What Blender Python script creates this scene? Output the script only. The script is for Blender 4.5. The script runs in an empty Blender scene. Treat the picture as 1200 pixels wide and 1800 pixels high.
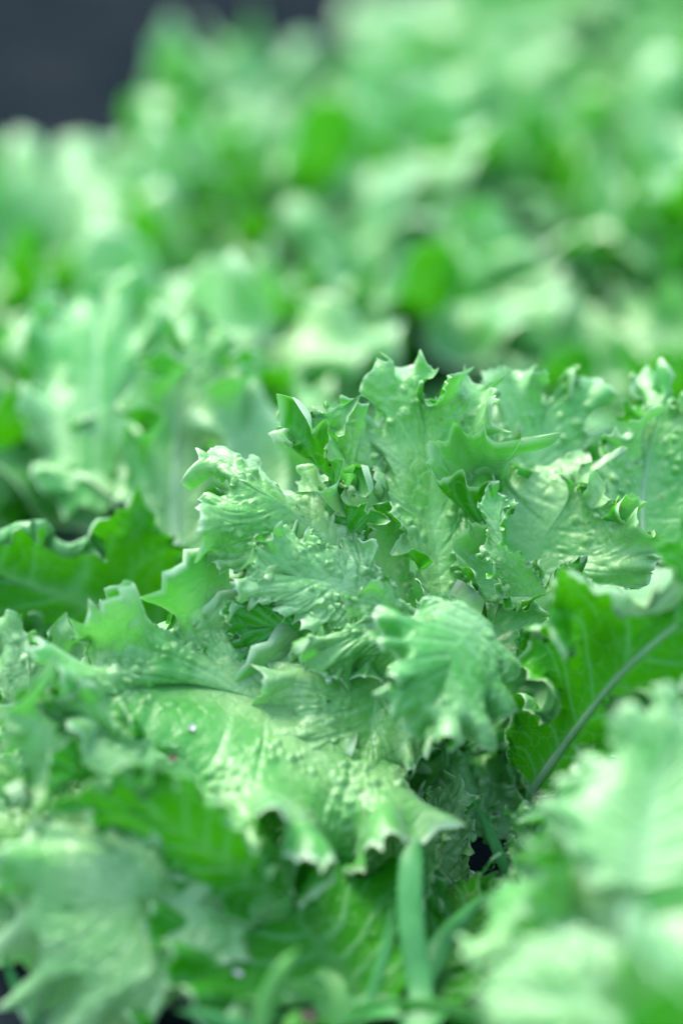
import bpy, math, random
import numpy as np
from mathutils import Vector, Matrix

# ------------------------------------------------------------------ camera, sky, light, exposure
SC = bpy.context.scene
COL = SC.collection
R = math.radians
PITCH, CAM_Z, LENS, FOCUS = 22.0, 0.62, 100.0, 1.25
cam_data = bpy.data.cameras.new('camera')
cam = bpy.data.objects.new('camera', cam_data); COL.objects.link(cam)
cam.location = (0, 0, CAM_Z); cam.rotation_euler = (R(90 - PITCH), 0, 0)
cam_data.sensor_fit = 'VERTICAL'; cam_data.sensor_height = 36; cam_data.lens = LENS
cam_data.clip_start = 0.05; cam_data.clip_end = 400
cam_data.dof.use_dof = True; cam_data.dof.focus_distance = FOCUS
cam_data.dof.aperture_fstop = 1.9; cam_data.dof.aperture_blades = 0
SC.camera = cam
SC.render.resolution_x, SC.render.resolution_y = 682, 1024
world = bpy.data.worlds.new('World'); SC.world = world; world.use_nodes = True
wn = world.node_tree
sky = wn.nodes.new('ShaderNodeTexSky'); sky.sky_type = 'NISHITA'; sky.sun_disc = False
SUN_EL, SUN_AZ = 62.0, -40.0          # azimuth from +Y (ahead) towards +X (right)
sky.sun_elevation = R(SUN_EL); sky.sun_rotation = R(SUN_AZ); sky.air_density = 1.0; sky.dust_density = 2.0; sky.ozone_density = 1.0
bg = wn.nodes['Background']; bg.inputs['Strength'].default_value = 0.15
wn.links.new(sky.outputs[0], bg.inputs[0])
sun_data = bpy.data.lights.new('sun', 'SUN'); sun_data.energy = 1.3; sun_data.angle = R(38); sun_data.color = (1.0, 0.97, 0.90)
sun = bpy.data.objects.new('sun', sun_data); COL.objects.link(sun)
sd = Vector((math.sin(R(SUN_AZ)) * math.cos(R(SUN_EL)), math.cos(R(SUN_AZ)) * math.cos(R(SUN_EL)), math.sin(R(SUN_EL))))
sun.rotation_euler = sd.to_track_quat('Z', 'Y').to_euler()
SC.view_settings.view_transform = 'Standard'; SC.view_settings.look = 'None'
SC.view_settings.exposure = 1.97; SC.view_settings.gamma = 1.0
SC.cycles.use_denoising = True; SC.cycles.max_bounces = 10; SC.cycles.transmission_bounces = 6
SC.cycles.diffuse_bounces = 6; SC.cycles.sample_clamp_indirect = 8

# ------------------------------------------------------------------ helpers
ce, se = math.cos(R(PITCH)), math.sin(R(PITCH))
AX = np.array([0, ce, -se]); UP = np.array([0, se, ce]); RT = np.array([1., 0, 0]); C0 = np.array([0, 0, CAM_Z])
def at(px, py, d):
    "world point seen at photograph pixel (px, py), d metres along the view axis"
    k = 18.0 / LENS * d / 900.0
    return C0 + AX * d + RT * ((px - 600) * k) + UP * ((900 - py) * k)
def hp(pts):
    "photograph points (px, py, cm beyond the focus distance) to world"
    return np.array([at(p[0], p[1], FOCUS + p[2] / 100.0) for p in pts])
def ss(x, a, b):
    x = np.clip((x - a) / (b - a), 0, 1); return x * x * (3 - 2 * x)

def resample(P, n, smooth=True):
    "n points evenly spaced along a Catmull-Rom curve through P"
    P = np.asarray(P, float)
    E = np.vstack([2 * P[0] - P[1], P, 2 * P[-1] - P[-2]])
    out = []
    for i in range(len(P) - 1):
        p0, p1, p2, p3 = E[i], E[i + 1], E[i + 2], E[i + 3]
        t = np.linspace(0, 1, 24, endpoint=False)[:, None]
        out.append(0.5 * (2 * p1 + (p2 - p0) * t + (2 * p0 - 5 * p1 + 4 * p2 - p3) * t ** 2 + (3 * p1 - p0 - 3 * p2 + p3) * t ** 3))
    out.append(P[-1:])
    Q = np.vstack(out)
    L = np.r_[0, np.cumsum(np.linalg.norm(np.diff(Q, axis=0), axis=1))]
    s = np.linspace(0, L[-1], n)
    return np.stack([np.interp(s, L, Q[:, k]) for k in range(Q.shape[1])], 1)

def noise1(rng, n, cells, amp=1.0):
    "smooth 1-D noise, n samples over the given number of cells"
    v = rng.normal(0, 1, int(cells) + 4)
    x = np.linspace(0, cells, n); i = x.astype(int); f = x - i; f = f * f * (3 - 2 * f)
    return amp * (v[i] * (1 - f) + v[i + 1] * f)
def hash3(I, k):
    h = (I[..., 0] * 73856093) ^ (I[..., 1] * 19349663) ^ (I[..., 2] * 83492791) ^ (k * 2654435761)
    h = (h ^ (h >> 13)) * 1274126177 & 0xffffffff
    h = (h ^ (h >> 16)) * 2246822519 & 0xffffffff
    return ((h ^ (h >> 15)) & 0xffff) / 65535.0
def vnoise(P, k=1):
    I = np.floor(P).astype(np.int64); f = P - I; f = f * f * (3 - 2 * f); r = 0
    for dx in (0, 1):
        for dy in (0, 1):
            for dz in (0, 1):
                w = (f[..., 0] if dx else 1 - f[..., 0]) * (f[..., 1] if dy else 1 - f[..., 1]) * (f[..., 2] if dz else 1 - f[..., 2])
                r = r + w * hash3(I + np.array([dx, dy, dz]), k)
    return r
def voronoi(P, k=7):
    "F1, F2 distances and the nearest cell's random number"
    I = np.floor(P).astype(np.int64)
    f1 = np.full(P.shape[:-1], 9.0); f2 = f1.copy(); rid = f1.copy()
    for dx in (-1, 0, 1):
        for dy in (-1, 0, 1):
            for dz in (-1, 0, 1):
                J = I + np.array([dx, dy, dz])
                Q = J + np.stack([hash3(J, k), hash3(J, k + 1), hash3(J, k + 2)], -1)
                d = np.linalg.norm(P - Q, axis=-1)
                near = d < f1
                f2 = np.where(near, f1, np.minimum(f2, d)); rid = np.where(near, hash3(J, k + 3), rid); f1 = np.where(near, d, f1)
    return f1, f2, rid

def normals(P):
    ds = np.gradient(P, axis=0); dt = np.gradient(P, axis=1)
    n = np.cross(ds, dt); n /= np.linalg.norm(n, axis=-1, keepdims=True) + 1e-12
    return n, ds, dt

def proj(P, a, b, rest, k):
    "move P[a] and P[b] (index slices) towards their rest distance"
    d = P[b] - P[a]; L = np.linalg.norm(d, axis=-1, keepdims=True) + 1e-9
    c = d * ((L - rest) / L * 0.5 * k); P[a] += c; P[b] -= c

def relax(P, smooth, G, iters, body, bend=0.2, hold=0.02):
    "buckling: the blade grows towards its margin more than it can stay flat; let it fold"
    ns, nt = P.shape[:2]
    Ls = np.linalg.norm(np.diff(smooth, axis=0), axis=-1, keepdims=True)
    Ls = Ls * (1 + (G[None, :, None] - 1) * (0.5 * (body[1:] + body[:-1]))[:, None, None])
    Lt = np.linalg.norm(np.diff(smooth, axis=1), axis=-1, keepdims=True)
    Lsc = 0.5 * (Ls[:, 1:] + Ls[:, :-1]); Ltc = 0.5 * (Lt[1:] + Lt[:-1]); Ld = np.sqrt(Lsc ** 2 + Ltc ** 2)
    S = slice
    tt = np.linspace(0, 1, nt)[None, :, None]
    hk = hold * (1 - tt) ** 2 + hold * 0.06
    for it in range(iters):
        for o in (0, 1):
            m = (ns - 1 - o) // 2
            a = (S(o, o + 2 * m, 2), S(None)); b = (S(o + 1, o + 1 + 2 * m, 2), S(None))
            proj(P, a, b, Ls[o:o + 2 * m:2], 0.9)
            m = (nt - 1 - o) // 2
            a = (S(None), S(o, o + 2 * m, 2)); b = (S(None), S(o + 1, o + 1 + 2 * m, 2))
            proj(P, a, b, Lt[:, o:o + 2 * m:2], 0.9)
        proj(P, (S(0, ns - 1), S(0, nt - 1)), (S(1, ns), S(1, nt)), Ld, 0.2)
        proj(P, (S(1, ns), S(0, nt - 1)), (S(0, ns - 1), S(1, nt)), Ld, 0.2)
        for w in (2, 4):
            Lb = Ls[:-w + 1] if w == 2 else Ls[:-3]
            rest = (Ls[:-1] + Ls[1:]) if w == 2 else (Ls[:-3] + Ls[1:-2] + Ls[2:-1] + Ls[3:])
            proj(P, (S(0, ns - w), S(None)), (S(w, ns), S(None)), rest, bend * (1.0 if w == 2 else 0.35))
        rt = Lt[:, :-1] + Lt[:, 1:]
        proj(P, (S(None), S(0, nt - 2)), (S(None), S(2, nt)), rt, bend * 1.4)
        P += (smooth - P) * hk
        P[:, 0] = smooth[:, 0]
    return P

def upsample(P, fs, ft):
    "cubic refinement of a grid"
    def up(P, f, ax):
        if f == 1: return P
        P = np.moveaxis(P, ax, 0); n = P.shape[0]
        E = np.concatenate([2 * P[:1] - P[1:2], P, 2 * P[-1:] - P[-2:-1]])
        x = np.linspace(0, n - 1, (n - 1) * f + 1); i = np.minimum(x.astype(int), n - 2); t = (x - i).reshape(-1, *([1] * (P.ndim - 1)))
        a, b, c, d = E[i], E[i + 1], E[i + 2], E[i + 3]
        Q = 0.5 * (2 * b + (c - a) * t + (2 * a - 5 * b + 4 * c - d) * t ** 2 + (3 * b - a - 3 * c + d) * t ** 3)
        return np.moveaxis(Q, 0, ax)
    return up(up(P, fs, 0), ft, 1)

def blade(rib, margin, seed, ns=160, nt=34, up=2, ruffle=1.4, teeth=1.0, bubble=1.0, bulge=0.0, curl=0.0, iters=100, roll=0.0, roll0=0.72, wave=1.0, ribk=1.0):
    """one lettuce leaf as a grid: lines leave the midrib (t=0) and run to the margin (t=1).
    rib: base to tip; margin: from one side of the base round the tip to the other side."""
    rng = np.random.default_rng(seed)
    rb = resample(rib, 200); mg = resample(margin, ns)
    s = np.linspace(0, 1, ns)
    v = np.clip(1 - np.abs(2 * s - 1), 0, 1) ** 1.15
    x = v * 199; i = np.minimum(x.astype(int), 198); f = (x - i)[:, None]
    inner = rb[i] * (1 - f) + rb[i + 1] * f
    t = np.linspace(0, 1, nt) ** 0.85
    D = mg - inner
    P = inner[:, None] + D[:, None] * t[None, :, None]
    n, _, _ = normals(P)
    nm = n.mean((0, 1)); nm /= np.linalg.norm(nm)
    size = np.linalg.norm(D, axis=1).mean()
    nb = n * 0.5 + nm * 0.5
    Dn = (D @ nm)[:, None] * nm                       # leave the rib flat, rise towards the margin
    P = inner[:, None] + (D - Dn)[:, None] * t[None, :, None] + Dn[:, None] * (t ** 1.9)[None, :, None]
    P = P + nb * (bulge * size * (np.sin(np.pi * t ** 1.5) * (1 - 0.25 * t)))[None, :, None]
    # the rim rolls over towards the back of the blade
    if roll:
        th = np.clip(roll * (1 + noise1(rng, ns, 9, 0.35)), 0.2, 4.0) * np.sin(np.pi * s) ** 0.5
        Dl = np.linalg.norm(D, axis=1); Dh = D / Dl[:, None]
        u = np.clip((t - roll0) / (1 - roll0), 0, 1)[None]; ang = th[:, None] * u; rho = (Dl * (1 - roll0) / np.maximum(th, .05))[:, None]
        m = u > 0
        arcp = Dh[:, None] * (rho * np.sin(ang) - u * (Dl * (1 - roll0))[:, None])[..., None] - nb * (rho * (1 - np.cos(ang)))[..., None]
        P = P + arcp * m[..., None]
    # slow variation of the outline
    low = noise1(rng, ns, 7) * 0.6 + curl
    P = P + nb * (low[:, None] * size * 0.30 * ss(t, 0.55, 1.0)[None] ** 1.5)[..., None]
    smooth = P.copy()
    arc = np.linalg.norm(np.diff(mg, axis=0), axis=1).sum()
    n, ds, dt = normals(P)
    # seeds of the folds
    seed_d = np.zeros((ns, nt)); tt = t[None]; small = min(1.0, size / 0.07); body = ss(np.sin(np.pi * s), 0.04, 0.42)
    for lam, t0, amp in ((0.065, 0.20, 0.016), (0.030, 0.52, 0.012), (0.016, 0.76, 0.005)):
        k = max(3, arc / (lam * wave))
        ph = np.cumsum(np.clip(1 + noise1(rng, ns, k * 0.8, 0.45), 0.25, 2)) / ns * k * 2 * np.pi + rng.uniform(0, 6)
        a = np.clip(1 + noise1(rng, ns, k * 0.6, 0.5), 0.1, 2.2)
        seed_d += (np.sin(ph) * a * amp)[:, None] * ss(tt, t0, 1.05) ** 1.2
    P = P + n * (seed_d * ruffle * small * body[:, None])[..., None]
    if ruffle > 0:
        G = 1 + ruffle * (0.45 + 0.55 * small) * (0.12 * ss(t, 0.3, 1) + 1.15 * ss(t, 0.58, 1.0))
        P = relax(P, smooth, G, iters, body)
        dsp = P - smooth; w = (0.5 * (1 - ss(t, 0.35, 0.9)))[None, :, None]
        for _ in range(14): dsp[1:-1] += w * (0.5 * (dsp[2:] + dsp[:-2]) - dsp[1:-1])
        P = smooth + dsp
    P = upsample(P, up, up); rest = upsample(smooth, up, up)
    ns2, nt2 = P.shape[:2]
    s2 = np.linspace(0, 1, ns2); t2 = np.interp(np.linspace(0, nt - 1, nt2), np.arange(nt), t)
    n, ds, dt = normals(P)
    for q in range(3):
        m0 = n[:, q] + n[::-1, q]; m0 /= np.linalg.norm(m0, axis=-1, keepdims=True) + 1e-9
        n[:, q] = m0 if q == 0 else n[:, q] * q / 3 + m0 * (1 - q / 3)
    to = dt / (np.linalg.norm(dt, axis=-1, keepdims=True) + 1e-12)
    # sharp teeth with rounded bays between them
    marc = np.r_[0, np.cumsum(np.linalg.norm(np.diff(P[:, -1], axis=0), axis=1))]
    edge = np.sin(np.pi * np.clip(s2, 0, 1)) ** 0.35
    tooth = np.zeros(ns2); lean = np.zeros(ns2)
    for sp, ln in ((0.0120, 0.0088), (0.0048, 0.0030)):
        k = [0.0]
        while k[-1] < marc[-1]: k.append(k[-1] + sp * rng.uniform(0.55, 1.5))
        k = np.array(k); j = np.clip(np.searchsorted(k, marc) - 1, 0, len(k) - 2)
        f = (marc - k[j]) / (k[j + 1] - k[j])
        h = rng.uniform(0.25, 1.25, len(k) + 1)
        hh = np.where(f < 0.5, h[j], h[j + 1])
        tooth += ln * hh * (1 - np.abs(np.sin(np.pi * f)) ** 0.55)
    ramp = ss(t2, 0.72, 1.0)[None] ** 1.3
    tipc = noise1(rng, ns2, 30, 1.1)
    P = P + to * ((tooth - 0.0035) * edge * teeth * (0.4 + 0.6 * small))[:, None, None] * ramp[..., None] + n * (tooth * edge * tipc * teeth)[:, None, None] * ramp[..., None] ** 2
    # veins: lines from the rib towards the margin, forked near the margin
    veinm = np.zeros((ns2, nt2))
    rl = np.linalg.norm(np.diff(rest, axis=0), axis=-1); rowarc = rl.sum(0)
    nv = 13
    wob = (vnoise(rest * 45, 3) - 0.5) * 0.9
    for mult, t0, wd in ((1, 0.0, 0.0011), (2, 0.45, 0.0007), (4, 0.7, 0.00045)):
        xx = s2[:, None] * nv * mult + 0.37 + wob * (1 if mult == 1 else 1.4)
        dd = np.abs(xx - np.round(xx)) * rowarc[None] / (nv * mult)
        w = wd * (1.5 - t2[None])
        veinm = np.maximum(veinm, np.exp(-(dd / w) ** 2) * ss(t2[None], t0 - 0.01, t0 + 0.12 + 1e-3) * (1.0, .8, .5)[int(math.log2(mult))])
    ribd = t2[None] * np.linalg.norm(rest[:, -1] - rest[:, 0], axis=-1)[:, None]
    vv = np.clip(1 - np.abs(2 * s2 - 1), 0, 1)[:, None]
    ribm = np.exp(-(ribd / (0.0048 * (1.1 - vv) + 0.0005)) ** 2)
    ribm = ribm * ribk
    # blisters between the veins
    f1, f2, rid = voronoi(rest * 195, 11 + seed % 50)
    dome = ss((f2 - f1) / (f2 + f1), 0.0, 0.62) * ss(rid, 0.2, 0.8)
    f1b, f2b, ridb = voronoi(rest * 85, 31 + seed % 50)
    domeb = np.clip((f2b - f1b) * 1.1, 0, 1)
    patch = ss(vnoise(rest * 38, 5 + seed), 0.30, 0.58)
    zone = ss(t2, 0.10, 0.35)[None] * (1 - 0.9 * ss(t2, 0.60, 0.90)[None])
    rel = (dome * 0.0020 * patch * zone + domeb * 0.0008 * zone * (0.4 + 0.6 * patch)) * (1 - 0.8 * veinm)
    P = P + n * ((rel * bubble - veinm * 0.0004 - ribm * 0.0006)[..., None])
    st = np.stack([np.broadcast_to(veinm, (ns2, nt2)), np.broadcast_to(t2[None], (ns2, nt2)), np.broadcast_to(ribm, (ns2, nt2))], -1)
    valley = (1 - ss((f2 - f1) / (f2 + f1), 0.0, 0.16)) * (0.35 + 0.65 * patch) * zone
    return dict(P=P, rest=rest, st=st, valley=valley, rib=rb, nm=nm)

def grid_mesh(name, g, origin, mat):
    P = g['P']; ns, nt = P.shape[:2]
    I = np.arange(ns * nt).reshape(ns, nt)
    q = np.stack([I[:-1, :-1], I[1:, :-1], I[1:, 1:], I[:-1, 1:]], -1).reshape(-1, 4)
    me = bpy.data.meshes.new(name)
    me.vertices.add(ns * nt); me.vertices.foreach_set('co', (P - origin).astype(np.float32).ravel())
    me.loops.add(q.size); me.loops.foreach_set('vertex_index', q.ravel().astype(np.int32))
    me.polygons.add(len(q)); me.polygons.foreach_set('loop_start', np.arange(0, q.size, 4, dtype=np.int32))
    me.polygons.foreach_set('use_smooth', np.ones(len(q), bool))
    a = me.attributes.new('rest', 'FLOAT_VECTOR', 'POINT'); a.data.foreach_set('vector', g['rest'].astype(np.float32).ravel())
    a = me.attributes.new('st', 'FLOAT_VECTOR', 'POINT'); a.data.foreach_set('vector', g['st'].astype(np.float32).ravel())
    a = me.attributes.new('valley', 'FLOAT', 'POINT'); a.data.foreach_set('value', g['valley'].astype(np.float32).ravel())
    me.update(); me.validate(); me.materials.append(mat)
    return me

# ------------------------------------------------------------------ materials
def nt_of(name):
    m = bpy.data.materials.new(name); m.use_nodes = True; t = m.node_tree; t.nodes.clear(); return m, t
def N(t, typ, **kw):
    n = t.nodes.new(typ)
    for k, v in kw.items():
        if k.startswith('i_'):
            n.inputs[int(k[2:]) if k[2:].isdigit() else k[2:].replace('_', ' ')].default_value = v
        else: setattr(n, k, v)
    return n
def mixc(t, fac, a, b, mode='MIX'):
    n = t.nodes.new('ShaderNodeMix'); n.data_type = 'RGBA'; n.blend_type = mode
    for sock, v in ((n.inputs[0], fac), (n.inputs[6], a), (n.inputs[7], b)):
        if isinstance(v, bpy.types.NodeSocket): t.links.new(v, sock)
        elif isinstance(v, tuple): sock.default_value = (*v, 1)
        else: sock.default_value = v
    return n.outputs[2]
def math_(t, op, a, b=None, c=None, clamp=False):
    n = t.nodes.new('ShaderNodeMath'); n.operation = op; n.use_clamp = clamp
    for k, v in enumerate((a, b, c)):
        if v is None: continue
        if isinstance(v, bpy.types.NodeSocket): t.links.new(v, n.inputs[k])
        else: n.inputs[k].default_value = v
    return n.outputs[0]
def rng_(t, v, a, b, c=0.0, d=1.0):
    n = t.nodes.new('ShaderNodeMapRange'); n.interpolation_type = 'SMOOTHSTEP'
    t.links.new(v, n.inputs[0])
    for k, x in enumerate((a, b, c, d)): n.inputs[k + 1].default_value = x
    return n.outputs[0]

def leaf_material(name, top_a=(0.055, 0.36, 0.035), top_b=(0.37, 0.67, 0.28), under=(0.03, 0.24, 0.006), trans=(0.050, 0.36, 0.001), tf=0.30, rough=0.36):
    m, t = nt_of(name); L = t.links.new
    out = N(t, 'ShaderNodeOutputMaterial'); at_ = N(t, 'ShaderNodeAttribute', attribute_name='rest'); st = N(t, 'ShaderNodeAttribute', attribute_name='st')
    sep = N(t, 'ShaderNodeSeparateXYZ'); L(st.outputs['Vector'], sep.inputs[0])
    vein, tt, rib = sep.outputs
    geo = N(t, 'ShaderNodeNewGeometry'); back = geo.outputs['Backfacing']
    oi = N(t, 'ShaderNodeObjectInfo')
    n1 = N(t, 'ShaderNodeTexNoise', i_Scale=22.0, i_Detail=4.0); L(at_.outputs['Vector'], n1.inputs['Vector'])
    n2 = N(t, 'ShaderNodeTexNoise', i_Scale=160.0, i_Detail=3.0, i_Roughness=0.6); L(at_.outputs['Vector'], n2.inputs['Vector'])
    n3 = N(t, 'ShaderNodeTexNoise', i_Scale=900.0, i_Detail=2.0); L(at_.outputs['Vector'], n3.inputs['Vector'])
    # fine net of veins
    warp = N(t, 'ShaderNodeVectorMath', operation='MULTIPLY_ADD'); L(n2.outputs['Color'], warp.inputs[0]); warp.inputs[1].default_value = (0.006,) * 3; L(at_.outputs['Vector'], warp.inputs[2])
    vo = N(t, 'ShaderNodeTexVoronoi', feature='DISTANCE_TO_EDGE', i_Scale=115.0); L(warp.outputs[0], vo.inputs['Vector'])
    vf = N(t, 'ShaderNodeTexVoronoi', feature='DISTANCE_TO_EDGE', i_Scale=330.0); L(warp.outputs[0], vf.inputs['Vector'])
    net = rng_(t, vo.outputs[0], 0.0, 0.055, 1.0, 0.0)
    netf = rng_(t, vf.outputs[0], 0.0, 0.09, 1.0, 0.0)
    tone = math_(t, 'ADD', math_(t, 'MULTIPLY', rng_(t, n1.outputs[0], 0.35, 0.68), 0.75), math_(t, 'MULTIPLY', n2.outputs[0], 0.25))
    tone = math_(t, 'ADD', tone, math_(t, 'MULTIPLY', math_(t, 'SUBTRACT', oi.outputs['Random'], 0.5), 0.35), clamp=True)
    top = mixc(t, tone, top_a, top_b)
    top = mixc(t, math_(t, 'MULTIPLY', net, 0.30), top, (top_a[0] * .6, top_a[1] * .72, top_a[2] * .6))
    top = mixc(t, math_(t, 'MULTIPLY', vein, 0.25), top, (0.30, 0.62, 0.26))
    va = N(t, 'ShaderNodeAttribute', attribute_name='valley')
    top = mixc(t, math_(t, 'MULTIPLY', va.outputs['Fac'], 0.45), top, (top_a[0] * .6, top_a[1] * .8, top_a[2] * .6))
    hue = math_(t, 'FRACT', math_(t, 'MULTIPLY', oi.outputs['Random'], 7.3))
    top = mixc(t, math_(t, 'MULTIPLY', hue, 0.3), top, mixc(t, 1.0, top, (1.45, 1.04, 0.62), 'MULTIPLY'))
    und = mixc(t, tone, under, tuple(min(1, c * 1.35) for c in under))
    und = mixc(t, math_(t, 'MULTIPLY', net, 0.22), und, (0.26, 0.52, 0.22))
    und = mixc(t, math_(t, 'MULTIPLY', vein, 0.45), und, (0.20, 0.52, 0.20))
    col = mixc(t, back, top, und)
    ribf = math_(t, 'MULTIPLY', rib, 0.35)
    col = mixc(t, ribf, col, (0.38, 0.66, 0.34))
    n4 = N(t, 'ShaderNodeTexNoise', i_Scale=210.0, i_Detail=1.0); L(at_.outputs['Vector'], n4.inputs['Vector'])
    col = mixc(t, math_(t, 'MULTIPLY', rng_(t, n4.outputs[0], 0.765, 0.80), 0.8), col, (0.16, 0.12, 0.04))
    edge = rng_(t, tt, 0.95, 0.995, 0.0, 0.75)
    col = mixc(t, edge, col, (0.58, 0.78, 0.46))  # paler margin; light caught by its thickness is painted into the colour
    # transmission: veins block it, pale yellow-green near the margin
    tr = mixc(t, tone, trans, (trans[0] * 1.5, trans[1] * 1.15, trans[2] * 1.4))
    tr = mixc(t, math_(t, 'MULTIPLY', math_(t, 'MAXIMUM', vein, math_(t, 'MULTIPLY', net, 0.5)), 0.45), tr, (0.12, 0.42, 0.10))
    tr = mixc(t, ribf, tr, (0.16, 0.45, 0.12))
    h = math_(t, 'ADD', math_(t, 'MULTIPLY', rng_(t, vf.outputs[0], 0.0, 0.35), 0.35), math_(t, 'MULTIPLY', rng_(t, vo.outputs[0], 0.0, 0.25), 1.0))
    h = math_(t, 'ADD', h, math_(t, 'MULTIPLY', n2.outputs[0], 0.7))
    h = math_(t, 'ADD', h, math_(t, 'MULTIPLY', n3.outputs[0], 0.10))
    bump = N(t, 'ShaderNodeBump', i_Strength=0.30, i_Distance=0.0009); L(h, bump.inputs['Height'])
    p = N(t, 'ShaderNodeBsdfPrincipled'); L(col, p.inputs['Base Color']); L(bump.outputs[0], p.inputs['Normal'])
    L(rng_(t, n2.outputs[0], 0.3, 0.7, rough - 0.08, rough + 0.12), p.inputs['Roughness'])
    p.inputs['IOR'].default_value = 1.50; L(rng_(t, back, 0, 1, 0.75, 0.15), p.inputs['Specular IOR Level'])
    p.inputs['Sheen Roughness'].default_value = 0.45; p.inputs['Sheen Tint'].default_value = (0.72, 1.0, 0.90, 1); L(rng_(t, back, 0, 1, 0.40, 0.0), p.inputs['Sheen Weight'])
    tb = N(t, 'ShaderNodeBsdfTranslucent'); L(tr, tb.inputs[0]); L(bump.outputs[0], tb.inputs['Normal'])
    mx = N(t, 'ShaderNodeMixShader', i_0=tf); L(p.outputs[0], mx.inputs[1]); L(tb.outputs[0], mx.inputs[2])
    L(mx.outputs[0], out.inputs[0])
    return m
# ------------------------------------------------------------------ object helpers
def tag(o, label=None, cat=None, group=None, kind=None):
    for k, v in (('label', label), ('category', cat), ('group', group), ('kind', kind)):
        if v: o[k] = v
    return o
def empty(name, loc):
    o = bpy.data.objects.new(name, None); COL.objects.link(o); o.location = loc; o.empty_display_size = 0.02
    bpy.context.view_layer.update()
    return o
def add(name, me, parent=None):
    o = bpy.data.objects.new(name, me); COL.objects.link(o)
    if parent is not None: o.parent = parent
    return o
def raw_mesh(name, V, F, mat, smooth=True):
    me = bpy.data.meshes.new(name); me.from_pydata([tuple(map(float, v)) for v in V], [], F); me.materials.append(mat)
    if smooth: me.polygons.foreach_set('use_smooth', [True] * len(me.polygons))
    me.update(); return me

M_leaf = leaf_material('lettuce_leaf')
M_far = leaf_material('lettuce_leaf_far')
def flat_material(name, c1, c2, scale, rough=0.9, bump=0.3, dist=0.01, trans=None, spec=0.5):
    m, t = nt_of(name); L = t.links.new
    out = N(t, 'ShaderNodeOutputMaterial'); tc = N(t, 'ShaderNodeTexCoord')
    n1 = N(t, 'ShaderNodeTexNoise', i_Scale=scale, i_Detail=8.0, i_Roughness=0.65); L(tc.outputs['Object'], n1.inputs['Vector'])
    n2 = N(t, 'ShaderNodeTexNoise', i_Scale=scale * 6, i_Detail=4.0); L(tc.outputs['Object'], n2.inputs['Vector'])
    c = mixc(t, rng_(t, n1.outputs[0], 0.35, 0.65), c1, c2)
    c = mixc(t, math_(t, 'MULTIPLY', n2.outputs[0], 0.35), c, tuple(x * 0.5 for x in c1))
    b = N(t, 'ShaderNodeBump', i_Strength=bump, i_Distance=dist); L(math_(t, 'ADD', n1.outputs[0], math_(t, 'MULTIPLY', n2.outputs[0], 0.3)), b.inputs['Height'])
    p = N(t, 'ShaderNodeBsdfPrincipled'); L(c, p.inputs['Base Color']); L(b.outputs[0], p.inputs['Normal']); p.inputs['Roughness'].default_value = rough
    p.inputs['Specular IOR Level'].default_value = spec
    if trans:
        tb = N(t, 'ShaderNodeBsdfTranslucent'); tb.inputs[0].default_value = (*trans, 1); mx = N(t, 'ShaderNodeMixShader', i_0=0.35)
        L(p.outputs[0], mx.inputs[1]); L(tb.outputs[0], mx.inputs[2]); L(mx.outputs[0], out.inputs[0])
    else: L(p.outputs[0], out.inputs[0])
    return m
M_soil = flat_material('soil', (0.006, 0.012, 0.014), (0.017, 0.021, 0.023), 9.0, 1.0, 0.8, 0.01, spec=0.0)
M_grass = flat_material('grass', (0.05, 0.31, 0.06), (0.11, 0.44, 0.12), 40.0, 0.42, 0.3, 0.001, trans=(0.05, 0.45, 0.03))
M_grass_b = flat_material('grass_light', (0.10, 0.40, 0.06), (0.16, 0.48, 0.10), 40.0, 0.45, 0.3, 0.001, trans=(0.08, 0.5, 0.02))
M_rib = flat_material('midrib', (0.36, 0.64, 0.32), (0.48, 0.72, 0.42), 60.0, 0.4, 0.2, 0.001, trans=(0.25, 0.6, 0.12))
M_fly = flat_material('insect', (0.006, 0.006, 0.006), (0.02, 0.018, 0.015), 900.0, 0.35)
M_dry = flat_material('dry', (0.30, 0.16, 0.10), (0.50, 0.34, 0.24), 300.0, 0.85)
M_debris = flat_material('litter', (0.10, 0.07, 0.05), (0.24, 0.19, 0.14), 120.0, 0.9)
M_petal = flat_material('petal', (0.66, 0.62, 0.60), (0.78, 0.75, 0.74), 200.0, 0.6)

# ------------------------------------------------------------------ ground
def make_ground():
    xs = np.unique(np.r_[np.linspace(-60, -2, 12), np.linspace(-2, 2, 161), np.linspace(2, 60, 12)])
    ys = np.unique(np.r_[np.linspace(-20, 0, 6), np.linspace(0, 5, 201), np.linspace(5, 150, 20)])
    X, Y = np.meshgrid(xs, ys, indexing='ij'); Q = np.stack([X, Y, X * 0], -1)
    near = ((np.abs(X) < 2) & (Y > 0) & (Y < 5)).astype(float)
    Z = near * ((vnoise(Q * 9, 1) - 0.5) * 0.03 + (vnoise(Q * 28, 2) - 0.5) * 0.018)
    Q[..., 2] = Z
    n, m = X.shape; I = np.arange(n * m).reshape(n, m)
    F = np.stack([I[:-1, :-1], I[1:, :-1], I[1:, 1:], I[:-1, 1:]], -1).reshape(-1, 4)
    o = add('ground', raw_mesh('ground', Q.reshape(-1, 3), F.tolist(), M_soil)); tag(o, kind='structure')
make_ground()

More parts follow.
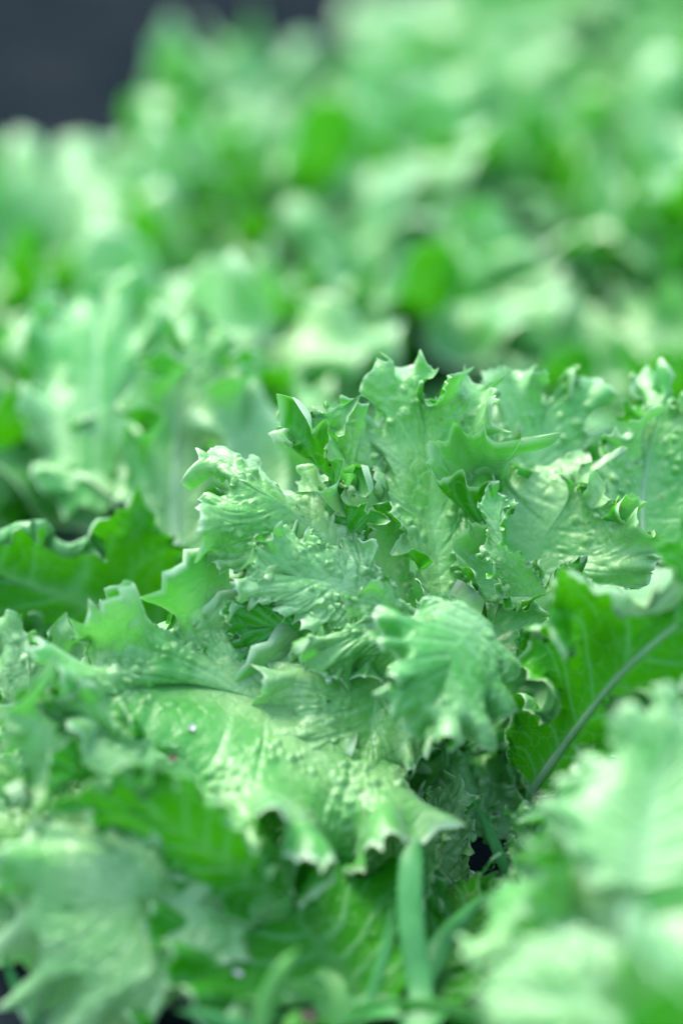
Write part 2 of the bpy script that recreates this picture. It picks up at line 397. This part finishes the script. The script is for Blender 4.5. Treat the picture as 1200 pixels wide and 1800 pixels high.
# ------------------------------------------------------------------ rosettes of shared leaves
def generic(length, width, e0, curl, seed, cup=0.5, ns=150, nt=26, ruffle=1.4, up=1):
    rng = random.Random(seed)
    v = np.linspace(0, 1, 40); e = np.radians(e0 - curl * v ** 1.4)
    r = np.r_[0, np.cumsum(np.cos(e[:-1]))] / 39 * length + 0.008; z = np.r_[0, np.cumsum(np.sin(e[:-1]))] / 39 * length + 0.012
    C = np.stack([r, r * 0, z], 1); Nn = np.stack([-np.sin(e), e * 0, np.cos(e)], 1)
    prof = [(0.02, 0.10), (0.15, 0.22), (0.35, 0.62), (0.55, 0.90), (0.72, 1.0), (0.86, 0.88), (0.96, 0.52)]
    L_, R_ = [], []
    for a, b in prof:
        i = min(39, int(a * 39)); w = b * width / 2
        for lst, sg in ((L_, 1), (R_, -1)):
            w2 = w * rng.uniform(0.9, 1.1)
            lst.append(C[i] + np.array([0, sg * w2, 0]) + Nn[i] * (cup * w2 ** 2 / (width / 2)) + (C[i] - C[i - 1] if i else 0) * rng.uniform(-1, 1))
    tip = C[-1] + (C[-1] - C[-2]) * 1.5
    marg = [C[0] + np.array([0, .006, 0])] + L_ + [tip] + R_[::-1] + [C[0] + np.array([0, -.006, 0])]
    return blade(C[:34], np.array(marg), seed, ns=ns, nt=nt, up=up, ruffle=ruffle, curl=-0.25, bulge=0.05, roll=0.9, roll0=.6)
LIB = {}
for kind, args in (('outer', (0.17, 0.18, 42, 62)), ('mid', (0.16, 0.16, 66, 50)), ('inner', (0.115, 0.11, 84, 30))):
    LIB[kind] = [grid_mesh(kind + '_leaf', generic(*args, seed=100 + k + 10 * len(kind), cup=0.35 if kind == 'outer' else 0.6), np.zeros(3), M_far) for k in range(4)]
def rosette(plant, seed, scale=1.0, counts=(8, 9, 7), keep=None):
    rng = random.Random(seed); a = rng.uniform(0, 6)
    for kind, n in zip(('outer', 'mid', 'inner'), counts):
        for k in range(n):
            a += 2.39996 + rng.uniform(-.25, .25)
            if keep and not keep(a % (2 * math.pi), kind): continue
            o = add('leaf', rng.choice(LIB[kind]), plant)
            s = scale * rng.uniform(0.85, 1.15)
            o.scale = (s, s * rng.uniform(.9, 1.1), s * rng.uniform(0.92, 1.08))
            o.rotation_euler = (rng.uniform(-.14, .14), rng.uniform(-.16, .16), a)
LG = 'lettuce heads growing in the bed'
def lettuce(x, y, label, seed, scale=1.0, counts=(8, 9, 7), keep=None):
    p = tag(empty('lettuce_plant', (x, y, 0)), label, 'lettuce', LG)
    if seed is not None: rosette(p, seed, scale, counts, keep)
    return p
# heads behind, out of focus
BACK = [
    (0.13, 1.86, 'blurred green lettuce head directly behind the sharp central head', 11, 0.95),
    (-0.19, 1.70, 'blurred lettuce head at the left end of the far group beside the dark soil', 2, .76),
    (0.42, 1.66, 'blurred lettuce head at the right edge behind the frilly rim of the central head', 3, 1.0),
    (-0.035, 1.97, 'hazy pale lettuce head at the top whose outline curves down to the dark soil', 14, .82),
    (0.36, 2.14, 'strongly blurred lettuce head in the upper right corner', 5, 1.1),
    (0.24, 2.32, 'most distant lettuce head, barely visible along the top edge', 6, 1.1),
    (-0.43, 1.50, 'blurred lettuce leaves at the left edge above the mid left head', 7, .8),
    (0.02, 1.63, 'low blurred lettuce head in the shaded gap behind the mid left head', 8, 0.72),
    (0.25, 1.72, 'blurred lettuce head above the right half of the central head, in the dark green band', 9, 0.85),
    (-0.02, 1.84, 'blurred lettuce head in the middle of the far group', 15, 0.85),
    (0.19, 2.10, 'far lettuce head near the top, right of the pale one that borders the soil', 16, 0.95),
    (0.17, 1.52, 'low blurred lettuce head tucked right behind the rim of the central head', 18, 0.62),
]
for x, y, lab, sd_, sc_ in BACK: lettuce(x, y, lab, sd_, sc_ * 1.12, (7, 7, 5))

# ------------------------------------------------------------------ leaves of the near heads, each shaped on its own
def leaf(plant, rib, margin, seed, hires=True, midrib=None, **kw):
    res = dict(ns=190, nt=36, up=2) if hires else dict(ns=150, nt=30, up=1)
    for k in ('ns', 'nt', 'up'):
        if k in kw: res[k] = kw.pop(k)
    g = blade(hp(rib), hp(margin), seed, **res, **kw)
    org = np.array(plant.location)
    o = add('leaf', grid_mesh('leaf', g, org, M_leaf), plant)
    if midrib:
        r0, r1 = midrib; V, F = [], []; rb = g['rib'][:170:6]; n = len(rb)
        nu = g['nm']
        for i, c in enumerate(rb):
            tg = rb[min(i + 1, n - 1)] - rb[max(i - 1, 0)]; tg /= np.linalg.norm(tg); sd2 = np.cross(tg, nu); sd2 /= np.linalg.norm(sd2); up = np.cross(sd2, tg)
            r = r0 + (r1 - r0) * (i / (n - 1)) ** 0.8
            for k in range(10):
                a = k / 10 * 2 * math.pi; V.append(c + sd2 * math.cos(a) * r + up * (math.sin(a) * r * 0.7 - r * 0.35) - org)
        for i in range(n - 1):
            for k in range(10): F.append((i * 10 + k, i * 10 + (k + 1) % 10, (i + 1) * 10 + (k + 1) % 10, (i + 1) * 10 + k))
        b = add('midrib', raw_mesh('midrib', V, F, M_rib), o)
    return o

A = lettuce(0.055, 1.18, 'sharp frilly green lettuce head in the middle, with blistered leaves in focus', 21, 0.78, (7, 2, 0), keep=lambda a, k: not (3.9 < a < 5.9))
LV = [
 # back left, back tall, left curled, left under-fold
 dict(rib=[(700,1060,2),(650,900,3),(600,790,4)], margin=[(660,1040,1),(600,950,0),(560,860,-1),(505,790,-1),(478,758,-1),(540,722,1),(575,735,2),(600,705,2),(650,712,3),(685,760,4),(705,850,5),(725,950,4),(725,1050,3)], seed=41, roll=.8, bulge=.05, ruffle=.7, bubble=1.3),
 dict(rib=[(780,1080,1),(765,950,3),(750,800,4.5),(735,700,6)], margin=[(740,1060,0),(690,950,1),(660,850,2),(640,760,4),(650,670,5),(690,625,5),(745,640,5),(765,700,3),(800,660,2),(862,660,3),(865,750,4),(840,850,4),(825,950,3),(820,1060,1)], seed=42, roll=.9, bubble=2.4, ruffle=.6, bulge=.06),
 dict(rib=[(650,1000,0),(560,930,0),(480,875,-1),(425,845,-1)], margin=[(600,1000,0),(500,975,-3),(420,992,-4),(350,985,-3),(342,935,-3),(365,890,0),(358,815,1),(430,812,3),(470,850,4),(530,865,4),(590,835,3),(622,880,1),(640,940,1),(660,990,1)], seed=143, roll=.9, bulge=.05, ruffle=.8, bubble=1.3),
 dict(rib=[(620,1000,1),(590,930,1),(578,880,1)], margin=[(655,980,1),(642,900,-1),(617,850,0),(580,820,0),(560,880,1),(522,895,1),(505,945,0),(560,1000,0)], seed=44, ruffle=.9, bubble=.4),
 dict(rib=[(680,1080,0),(600,1030,-2),(500,1010,-3)], margin=[(660,1110,0),(560,1110,-3),(480,1080,-4),(408,1045,-4),(430,1000,-3),(470,960,-2),(500,938,-1),(560,932,-1),(622,940,0),(645,1000,0),(670,1040,1)], seed=45, bulge=.10, bubble=2.4, ruffle=.6),
 dict(rib=[(560,1100,-1),(510,1100,-2),(460,1105,-2)], margin=[(540,1060,-1),(470,1045,-3),(400,1050,-3),(395,1090,-3),(430,1150,-3),(490,1165,-2),(545,1150,-1)], seed=46, bubble=.4),
 # centre
 dict(rib=[(800,1120,-1),(720,1090,-3),(650,1080,-4)], margin=[(790,1190,-3),(700,1180,-6),(610,1180,-6),(555,1160,-5),(590,1100,-5),(620,1055,-4),(700,1042,-3),(770,1045,-2),(810,1080,-1)], seed=47, bulge=.1, ruffle=1.6),
 dict(rib=[(845,1080,-4),(800,1150,-6),(770,1225,-6.5)], margin=[(870,1120,-3.5),(900,1200,-4.5),(885,1280,-6),(835,1308,-7),(770,1298,-7.5),(715,1270,-7.5),(700,1200,-7.5),(665,1120,-6.5),(700,1060,-5),(790,1050,-4)], seed=153, ribk=.1, bulge=.03, ruffle=1.7, bubble=.8, teeth=.8, roll=.9),
 dict(rib=[(690,1110,-1),(660,1220,-3),(650,1320,-4)], margin=[(760,1140,-2),(790,1260,-3),(760,1330,-4),(690,1382,-5),(610,1335,-5),(530,1312,-5),(470,1290,-5),(450,1220,-4),(480,1160,-3),(600,1110,-2)], seed=49, roll=.7, bulge=.06, ruffle=.9),
 dict(rib=[(860,1185,-1),(865,1120,1),(870,1080,1)], margin=[(830,1180,-1),(790,1120,0),(795,1060,1),(830,1032,2),(900,1045,2),(950,1065,1),(968,1110,0),(940,1150,-1),(890,1190,-1)], seed=50, bubble=.7),
 dict(rib=[(890,1060,1),(930,980,4),(985,900,5),(1010,850,5)], margin=[(850,1050,0),(815,980,-1),(825,900,1),(803,795,1),(860,772,3),(880,830,5),(950,800,6),(1010,830,5),(1060,860,4),(1130,890,2),(1150,940,0),(1070,990,0),(980,1030,0),(920,1060,0)], seed=251, bulge=-.12, ruffle=1.2),
 dict(rib=[(930,1050,-1),(900,990,-2),(880,930,-2)], margin=[(890,1050,-1),(850,990,-2),(855,880,-1),(880,870,-2),(900,950,-3),(945,985,-3),(960,1040,-1)], seed=52, bubble=.5),
 dict(rib=[(930,920,8),(950,780,10),(955,700,11)], margin=[(880,880,7),(860,780,8),(862,655,9),(900,640,9),(935,640,9),(960,690,11),(1000,690,12),(1008,625,12),(1045,640,12),(1065,740,12),(1050,840,10),(980,920,8)], seed=53, ruffle=1.2, roll=1.2),
 dict(rib=[(1130,980,6),(1130,860,8),(1145,760,9)], margin=[(1080,950,6),(1050,860,6),(1040,770,6),(1100,735,7),(1130,690,10),(1150,650,12),(1190,710,10),(1230,700,9),(1260,850,8),(1240,960,6),(1180,990,5)], seed=54, roll=1.0, bubble=1.3, midrib=(.0016,.0006)),
 # right, underside towards the camera
 dict(rib=[(935,1390,0),(1010,1285,-3),(1100,1175,-6),(1200,1090,-8),(1260,1050,-9)], margin=[(960,1400,-1),(1080,1340,-5),(1200,1270,-8),(1330,1180,-10),(1370,1050,-10),(1280,950,-8),(1150,990,-8),(1060,1000,-8),(1000,1010,-7),(960,1060,-6),(960,1130,-5),(930,1190,-4),(890,1260,-2),(890,1340,-1)], seed=55, bubble=.5, midrib=(.0022,.0008), bulge=.08, roll=2.4, roll0=.72, ruffle=1.2),
 # laid forward to the left
 dict(rib=[(660,1290,-1),(540,1255,-2.5),(400,1215,-2.5),(280,1185,-2)], margin=[(690,1390,-2),(740,1490,-5.5),(650,1540,-7),(560,1625,-8.2),(450,1600,-8.2),(330,1530,-8),(200,1470,-8),(90,1370,-7),(40,1260,-6),(90,1200,-4),(105,1150,-3),(190,1105,-1),(235,1125,0),(292,1065,1),(330,1145,1),(378,1112,1),(400,1160,1),(455,1175,0),(520,1230,0),(600,1290,0)], seed=56, bubble=1.6, bulge=.12, ns=240, ruffle=1.2, ribk=.15),
 dict(rib=[(400,1400,-6),(220,1340,-8),(100,1310,-9)], margin=[(380,1440,-7),(280,1410,-9),(160,1390,-10),(50,1420,-10),(15,1330,-9),(10,1250,-8),(60,1215,-7),(180,1250,-7),(320,1310,-6)], seed=57, bubble=.8, ruffle=1.5),
 dict(rib=[(520,1540,-8),(380,1580,-10),(240,1590,-11),(120,1600,-12)], margin=[(500,1620,-9),(430,1640,-10),(400,1720,-11),(290,1770,-12),(150,1830,-13),(20,1740,-13),(10,1620,-12),(5,1520,-12),(50,1430,-11),(150,1430,-10),(280,1430,-9),(420,1470,-8),(520,1500,-7)], seed=58, bubble=.7, bulge=.12, ruffle=.6),
 dict(rib=[(650,1770,-10),(570,1670,-9.1),(480,1560,-8)], margin=[(715,1750,-10),(745,1620,-8),(720,1490,-5.5),(560,1450,-5.5),(420,1480,-6.5),(270,1560,-11),(265,1700,-12),(330,1790,-13),(430,1765,-12.5),(560,1755,-11.5)], seed=59, bubble=.5, ruffle=.5, teeth=.4),
 dict(rib=[(790,1610,-1),(775,1480,-1),(770,1410,0)], margin=[(770,1600,-1),(735,1500,-1),(742,1420,0),(765,1380,1),(812,1368,0),(832,1420,-1),(828,1500,-1),(800,1600,-1)], seed=60, bubble=.7, ruffle=.9),
 dict(rib=[(870,1560,4),(865,1440,5),(880,1360,5)], margin=[(820,1540,4),(800,1440,4),(810,1340,5),(860,1310,5),(915,1350,4),(920,1440,4),(900,1540,4)], seed=61, bubble=.7),
 dict(rib=[(860,1600,1),(900,1560,2),(950,1520,3)], margin=[(840,1590,0),(850,1530,1),(900,1480,2),(960,1450,3),(990,1520,2),(950,1590,1),(890,1620,0)], seed=62, bubble=.7),
 dict(rib=[(950,1560,-2),(935,1490,-3),(925,1450,-3)], margin=[(920,1550,-2),(895,1490,-3),(905,1425,-3),(950,1415,-3),(985,1450,-3),(975,1540,-2)], seed=63, bubble=1),
 dict(rib=[(300,1480,-5),(180,1460,-6),(60,1460,-7)], margin=[(290,1560,-7),(150,1580,-9),(20,1560,-9),(-60,1480,-8),(-40,1380,-6),(60,1350,-5),(200,1370,-4),(300,1420,-4)], seed=64),
 dict(rib=[(690,1700,-6),(695,1580,-4.5),(690,1480,-3.5)], margin=[(650,1700,-6),(610,1580,-4.5),(620,1460,-3),(690,1410,-3),(760,1450,-3),(770,1570,-4.5),(730,1700,-6)], seed=68, bubble=.6),
 dict(rib=[(560,1640,-7),(480,1540,-5.5),(430,1450,-4)], margin=[(420,1680,-8),(330,1560,-6.5),(350,1440,-4.5),(440,1370,-3),(540,1400,-3.5),(620,1500,-4.5),(620,1620,-6.5)], seed=69, bubble=.6),
 dict(rib=[(60,1640,-8),(40,1520,-7),(30,1420,-6)], margin=[(0,1700,-9),(-80,1560,-8),(-70,1420,-6),(20,1340,-5),(110,1390,-5),(150,1500,-6),(110,1640,-8)], seed=70, bubble=.6),
 dict(rib=[(850,1620,2),(860,1520,3),(860,1440,4)], margin=[(800,1620,2),(770,1520,3),(790,1420,4.5),(860,1370,5),(930,1420,4.5),(950,1530,3),(900,1620,2)], seed=76, bubble=.6),
 dict(rib=[(480,1580,-9.5),(350,1480,-10.8),(230,1420,-11.5)], margin=[(510,1550,-9.5),(430,1430,-11.5),(300,1355,-12.3),(190,1360,-12.5),(120,1400,-12),(190,1460,-11),(330,1560,-10.2),(430,1610,-9.6)], seed=67, hires=True, bubble=.6, roll=1.6, roll0=.78, ruffle=.8),
 dict(rib=[(760,1760,-9),(800,1660,-6),(850,1580,-4)], margin=[(840,1760,-10),(900,1660,-7),(890,1570,-4),(820,1530,-3),(750,1560,-4),(720,1660,-6),(735,1740,-8)], seed=65, bubble=.6),
 dict(rib=[(820,1560,3),(800,1440,4),(790,1350,4)], margin=[(760,1560,3),(720,1450,4),(740,1340,4),(800,1300,4),(860,1350,4),(870,1460,4),(850,1550,3)], seed=66, bubble=.8),
]
for i, k in enumerate(LV):
    k['ruffle'] = (max(1.3, k.get('ruffle', 1.4)) if i in (2, 5, 6, 7, 8, 9) else 1.05) if i < 14 else k.get('ruffle', 1.1); k['teeth'] = k.get('teeth', 1.15); k['roll'] = k.get('roll', 0) * (.8 if i < 14 else 1)
    q = 0.6 if i in (0, 1, 2, 3, 4, 5, 6, 9, 10, 11, 12, 13) else 0.75 if i == 8 else 1.0
    k['rib'] = [(x, y, d * q) for x, y, d in k['rib']]; k['margin'] = [(x, y, d * q) for x, y, d in k['margin']]
    k.setdefault('ruffle', 0.95); k.setdefault('ribk', 0.4); leaf(A, **k)

# front right head, nearer than the focus
Cp = lettuce(0.19, 0.815, 'out of focus pale lettuce head in the lower right foreground', 31, 0.76)
for k in [
 dict(rib=[(1120,1560,-19),(1150,1400,-17),(1180,1300,-16)], margin=[(1040,1560,-19),(970,1450,-17),(950,1380,-16),(1060,1310,-15),(1110,1270,-15),(1190,1215,-14),(1260,1260,-14),(1330,1400,-16),(1300,1550,-18)], seed=71, teeth=.5, bubble=.4, ruffle=.8, bulge=.1),
 dict(rib=[(1020,1640,-18),(940,1610,-17),(880,1590,-15)], margin=[(980,1730,-19),(880,1740,-17),(830,1690,-16),(840,1610,-14),(880,1550,-13),(950,1490,-14),(1010,1540,-16)], seed=72, teeth=.5, bubble=.4, ruffle=.8),
 dict(rib=[(1080,1720,-24),(1000,1760,-24),(900,1740,-23)], margin=[(1080,1850,-25),(950,1850,-24),(860,1790,-23),(850,1700,-22),(950,1640,-22),(1060,1640,-23)], seed=73, teeth=.5, bubble=.4, ruffle=.8, bulge=.1),
 dict(rib=[(1120,1800,-19),(1110,1650,-18),(1100,1520,-17)], margin=[(980,1780,-19),(920,1640,-18),(940,1500,-16),(1040,1430,-15),(1180,1420,-15),(1280,1520,-17),(1260,1700,-19)], seed=74, teeth=.4, bubble=.4, ruffle=1.2, bulge=-.15),
 dict(rib=[(1000,1640,-9),(1040,1500,-8),(1080,1400,-7)], margin=[(940,1640,-10),(900,1540,-9),(930,1430,-8),(1010,1360,-7),(1120,1330,-6),(1160,1420,-6),(1120,1560,-8),(1060,1640,-9)], seed=75, teeth=.6, ruffle=1.2),
]: leaf(Cp, **k)

# mid left head, behind the focus
E = lettuce(-0.12, 1.45, 'softly blurred lettuce head on the left with dark green underside and curled pale rim', 33, 0.9)
for k in [
 dict(rib=[(330,1150,10),(200,1080,9),(50,1030,8),(-60,1000,8)], margin=[(400,1090,11),(425,980,10),(310,930,8),(200,905,7),(100,895,6),(0,895,5),(-100,930,5),(-150,1050,6),(-80,1150,6),(50,1170,7),(200,1180,8),(300,1190,9)], seed=81, bubble=.5, roll=2.9, roll0=.66, ruffle=.9, bulge=.08),
 dict(rib=[(310,990,12),(308,850,14),(315,720,16),(330,640,17)], margin=[(270,950,12),(230,850,13),(220,740,14),(280,620,16),(330,550,18),(370,555,18),(420,640,18),(440,760,17),(400,880,14),(360,980,12)], seed=82, midrib=(.0035,.001)),
 dict(rib=[(180,900,14),(170,750,17),(170,600,21),(190,520,24)], margin=[(120,880,14),(50,780,16),(40,600,20),(80,540,22),(200,480,25),(270,520,25),(260,700,22),(220,860,16)], seed=83, ruffle=.8),
 dict(rib=[(450,960,12),(430,820,14),(440,720,15)], margin=[(400,940,12),(370,820,13),(390,700,15),(440,620,17),(520,640,18),(560,760,16),(520,900,13)], seed=84),
]: leaf(E, hires=False, **k)
Lp = lettuce(-0.235, 1.13, 'small blurred lettuce at the left edge, pale leaves rising below the dark green underside', None)
for k in [
 dict(rib=[(60,1420,2),(60,1280,3),(50,1180,3)], margin=[(0,1400,2),(-60,1280,2),(-70,1170,3),(0,1085,4),(70,1110,4),(140,1100,4),(180,1170,4),(150,1300,3),(110,1400,2)], seed=85),
 dict(rib=[(-60,1500,-3),(-90,1350,-3),(-100,1250,-2)], margin=[(-120,1500,-3),(-190,1350,-2),(-160,1200,-2),(-60,1190,-2),(20,1260,-3),(20,1400,-3)], seed=86),
]: leaf(Lp, hires=False, **k)

# ------------------------------------------------------------------ grass between the heads
def grass(path, width, label, mat, twist=0.0, tip=.45, fold=0.35, seed=0, n=40, face=None):
    "one tapering blade along photograph points (px, py, cm)"
    rng = np.random.default_rng(seed); C = resample(hp(path), n); V, F = [], []
    org = C[0].copy(); org[2] = min(org[2], 0.0) if org[2] < 0.01 else org[2]
    for i, c in enumerate(C):
        tg = C[min(i + 1, n - 1)] - C[max(i - 1, 0)]; tg /= np.linalg.norm(tg)
        sd = np.cross(tg, AX if face is None else face); sd /= np.linalg.norm(sd)
        up = np.cross(sd, tg); a = twist * i / n
        sd, up = sd * math.cos(a) + up * math.sin(a), up * math.cos(a) - sd * math.sin(a)
        v = i / (n - 1); w = width / 2 * (0.75 + 0.25 * math.sin(v * 3)) * (1 - max(0, (v - tip) / (1 - tip)) ** 1.8) + 0.0002
        for k in range(7):
            q = (k - 3) / 3; V.append(c + sd * (q * w) + up * (abs(q) * w * fold + 0.00030 * (k % 2)) - org)
        for k in range(6, -1, -1):
            q = (k - 3) / 3; V.append(c + sd * (q * w) + up * (abs(q) * w * fold - 0.00035) - org)
    for i in range(n - 1):
        for k in range(14): F.append((i * 14 + k, (i + 1) * 14 + k, (i + 1) * 14 + (k + 1) % 14, i * 14 + (k + 1) % 14))
    o = add('grass_blade', raw_mesh('grass_blade', V, F, mat)); o.location = org
    return tag(o, label, 'grass blade', 'grass blades among the lettuces')
grass([(745,1830,-13),(738,1740,-11),(722,1620,-10),(722,1520,-9),(735,1470,-8)], 0.0105, 'widest grass blade, standing upright and blue green below the central head', M_grass, twist=.15, fold=.15, tip=.85)
grass([(905,1570,-3),(880,1510,-3),(855,1450,-3),(830,1405,-3)], 0.0046, 'thin sharp teal grass blade in the dark gap right of the centre', M_grass)
grass([(735,1750,-10),(770,1665,-8),(815,1610,-8),(855,1570,-8.5)], 0.0100, 'dark grass blade slanting up to the right from the upright wide blade', M_grass, twist=.7)
grass([(455,1850,-15),(470,1770,-15),(500,1700,-15),(525,1665,-14)], 0.0085, 'blurred light green grass blade in front of the bottom leaf underside', M_grass_b)
grass([(640,1790,-12),(660,1730,-11.5),(680,1660,-11),(690,1590,-10.5)], 0.0040, 'narrow dark grass blade left of the wide upright one', M_grass)
grass([(560,1850,-15),(440,1820,-15),(370,1790,-15),(310,1775,-15)], 0.0085, 'arched pale green grass blade at the bottom edge, left of the gap of bare soil', M_grass)
grass([(90,1850,-12),(60,1790,-12),(30,1740,-12),(0,1660,-12)], 0.0035, 'narrow dark grass blade in the bottom left corner', M_grass)
grass([(900,1830,-13),(860,1810,-13),(800,1785,-13),(680,1770,-12.5),(600,1780,-12)], 0.0090, 'grass blade lying flat along the bottom edge, right of centre', M_grass_b, twist=1.0)
# low weeds that cover the soil in the gap
def weed(px, py, d, label, seed, n=9, size=.028):
    rng = random.Random(seed); base = at(px, py, FOCUS + d / 100); base[2] = 0.004
    p = tag(empty('weed_seedling', tuple(base)), label, 'weed', 'weeds in the bed')
    for k in range(n):
        a = rng.uniform(0, 6.28); e = rng.uniform(.3, 1.2); L_ = size * rng.uniform(.6, 1.3); V, F = [], []
        for i in range(9):
            v = i / 8; w = L_ * .22 * math.sin(math.pi * min(1, v ** .8 * .97 + .02)) + .0006; ee = e - v * .9
            c = Vector((math.cos(a) * L_ * v * math.cos(e * .6), math.sin(a) * L_ * v * math.cos(e * .6), L_ * (math.sin(e) * v - .45 * v * v)))
            s_ = Vector((-math.sin(a), math.cos(a), 0)) * w
            V += [c - s_ + Vector((0, 0, w * .3)), c, c + s_ + Vector((0, 0, w * .3))]
        for i in range(8):
            for j in (0, 1): F.append((i * 3 + j, i * 3 + j + 1, i * 3 + j + 4, i * 3 + j + 3))
        add('leaf', raw_mesh('weed_leaf', V, F, M_grass_b if k % 3 == 0 else M_grass), p)
weed(585, 1780, -12, 'small dark weed on the soil under the lowest leaf underside', 5)
weed(690, 1820, -14, 'small weed at the bottom edge beside the wide grass blade', 6)


# ------------------------------------------------------------------ flies, litter
def ellipsoid(c, r, n=8, m=6, ax=None):
    V, F = [], []; Rm = ax or Matrix.Identity(3)
    for i in range(m + 1):
        for j in range(n):
            a = math.pi * i / m; b = 2 * math.pi * j / n
            V.append(Vector(c) + Rm @ Vector((r[0] * math.cos(a), r[1] * math.sin(a) * math.cos(b), r[2] * math.sin(a) * math.sin(b))))
    for i in range(m):
        for j in range(n): F.append((i * n + j, i * n + (j + 1) % n, (i + 1) * n + (j + 1) % n, (i + 1) * n + j))
    return V, F
bpy.context.view_layer.update()
def on_leaf(px, py):
    "the surface point that the view line through (px, py) meets first"
    dep = bpy.context.evaluated_depsgraph_get(); o = Vector(at(px, py, .3)); d = (Vector(at(px, py, 2)) - o).normalized()
    hit, loc, nor, _, ob, _ = SC.ray_cast(dep, o, d)
    if nor.dot(d) > 0: nor = -nor
    return loc, nor
def fly(px, py, length, label, seed):
    loc, nor = on_leaf(px, py)
    p = tag(empty('fly', loc), label, 'insect', 'tiny black insects on the leaves')
    rr = random.Random(seed); x = nor.orthogonal().normalized(); x.rotate(Matrix.Rotation(rr.uniform(0, 6), 3, nor)); y = nor.cross(x)
    Rm = Matrix((x, y, nor)).transposed(); up = nor * length * .3
    V, F = [], []
    for cx, r in ((-.28, (.34, .17, .17)), (.12, (.17, .17, .17)), (.36, (.12, .14, .13))):
        v, f = ellipsoid(Rm @ Vector((cx * length, 0, 0)) + up, [q * length for q in r], ax=Rm); F += [tuple(i + len(V) for i in q) for q in f]; V += v
    add('body', raw_mesh('fly_body', V, F, M_fly), p)
    for sgn in (-1, 1):
        W = [Rm @ Vector(q) * length + up for q in ((.1, 0.05 * sgn, .17), (-.3, .34 * sgn, .2), (-.75, .3 * sgn, .18), (-.6, .08 * sgn, .17))]
        add('wing', raw_mesh('fly_wing', W, [(0, 1, 2, 3)], M_fly), p)
        for k in (-.1, .08, .25):
            a = Rm @ Vector((k, .12 * sgn, 0)) * length + up; b = Rm @ Vector((k * 1.6, .42 * sgn, 0)) * length; w = x * length * .03
            add('leg', raw_mesh('fly_leg', [a - w, a + w, b + w, b - w], [(0, 1, 2, 3)], M_fly), p)
for q in ((578, 816, .0013, 'black fly on the pointed rim of the small upright frill left of centre'), (620, 872, .0014, 'black fly on the right flank of the small upright frill, below the other'),
          (880, 1161, .0017, 'largest black fly, on the fan shaped leaf right of centre'), (904, 1070, .0013, 'black fly near the upper rim of the fan shaped leaf'),
          (855, 1225, .0015, 'dark fly on the drooping leaf below the fan shaped leaf'), (577, 1233, .0014, 'dark fly in the shaded hollow of the middle leaf'),
          (907, 1471, .0014, 'black fly on the small frill by the thin grass blade')): fly(*q, seed=q[0])
def scrap(name, px, py, size, label, cat, mat, seed):
    loc, nor = on_leaf(px, py); rng = np.random.default_rng(seed)
    x = np.array(nor.orthogonal().normalized()); y = np.cross(np.array(nor), x); n_ = np.array(nor); V = [n_ * .0006]; m = 11
    for rr_ in (.55, 1):
        for k in range(m):
            a = k / m * 6.283; r = size * rr_ * rng.uniform(.35, 1); V.append(x * math.cos(a) * r + y * math.sin(a) * r * .7 + n_ * (.0006 + rng.uniform(0, .6) * size * rr_))
    F = [(0, 1 + k, 1 + (k + 1) % m) for k in range(m)] + [(1 + k, 1 + m + k, 1 + m + (k + 1) % m, 1 + (k + 1) % m) for k in range(m)]
    o = add(name, raw_mesh(name, V, F, mat)); o.location = loc; tag(o, label, cat)
scrap('petal', 335, 1282, .0028, 'tiny whitish petal scrap lying on the big forward leaf', 'petal', M_petal, 3)
scrap('dry_leaf_scrap', 303, 1334, .0032, 'small brown dry scrap on the forward leaf below the white petal', 'leaf scrap', M_dry, 4)
scrap('leaf_litter', 540, 1795, .007, 'brownish dead leaf on the soil at the bottom edge', 'dead leaf', M_debris, 5)
scrap('leaf_litter', 415, 1712, .003, 'pale scrap of litter under the rim of the lowest leaf', 'leaf scrap', M_petal, 8)
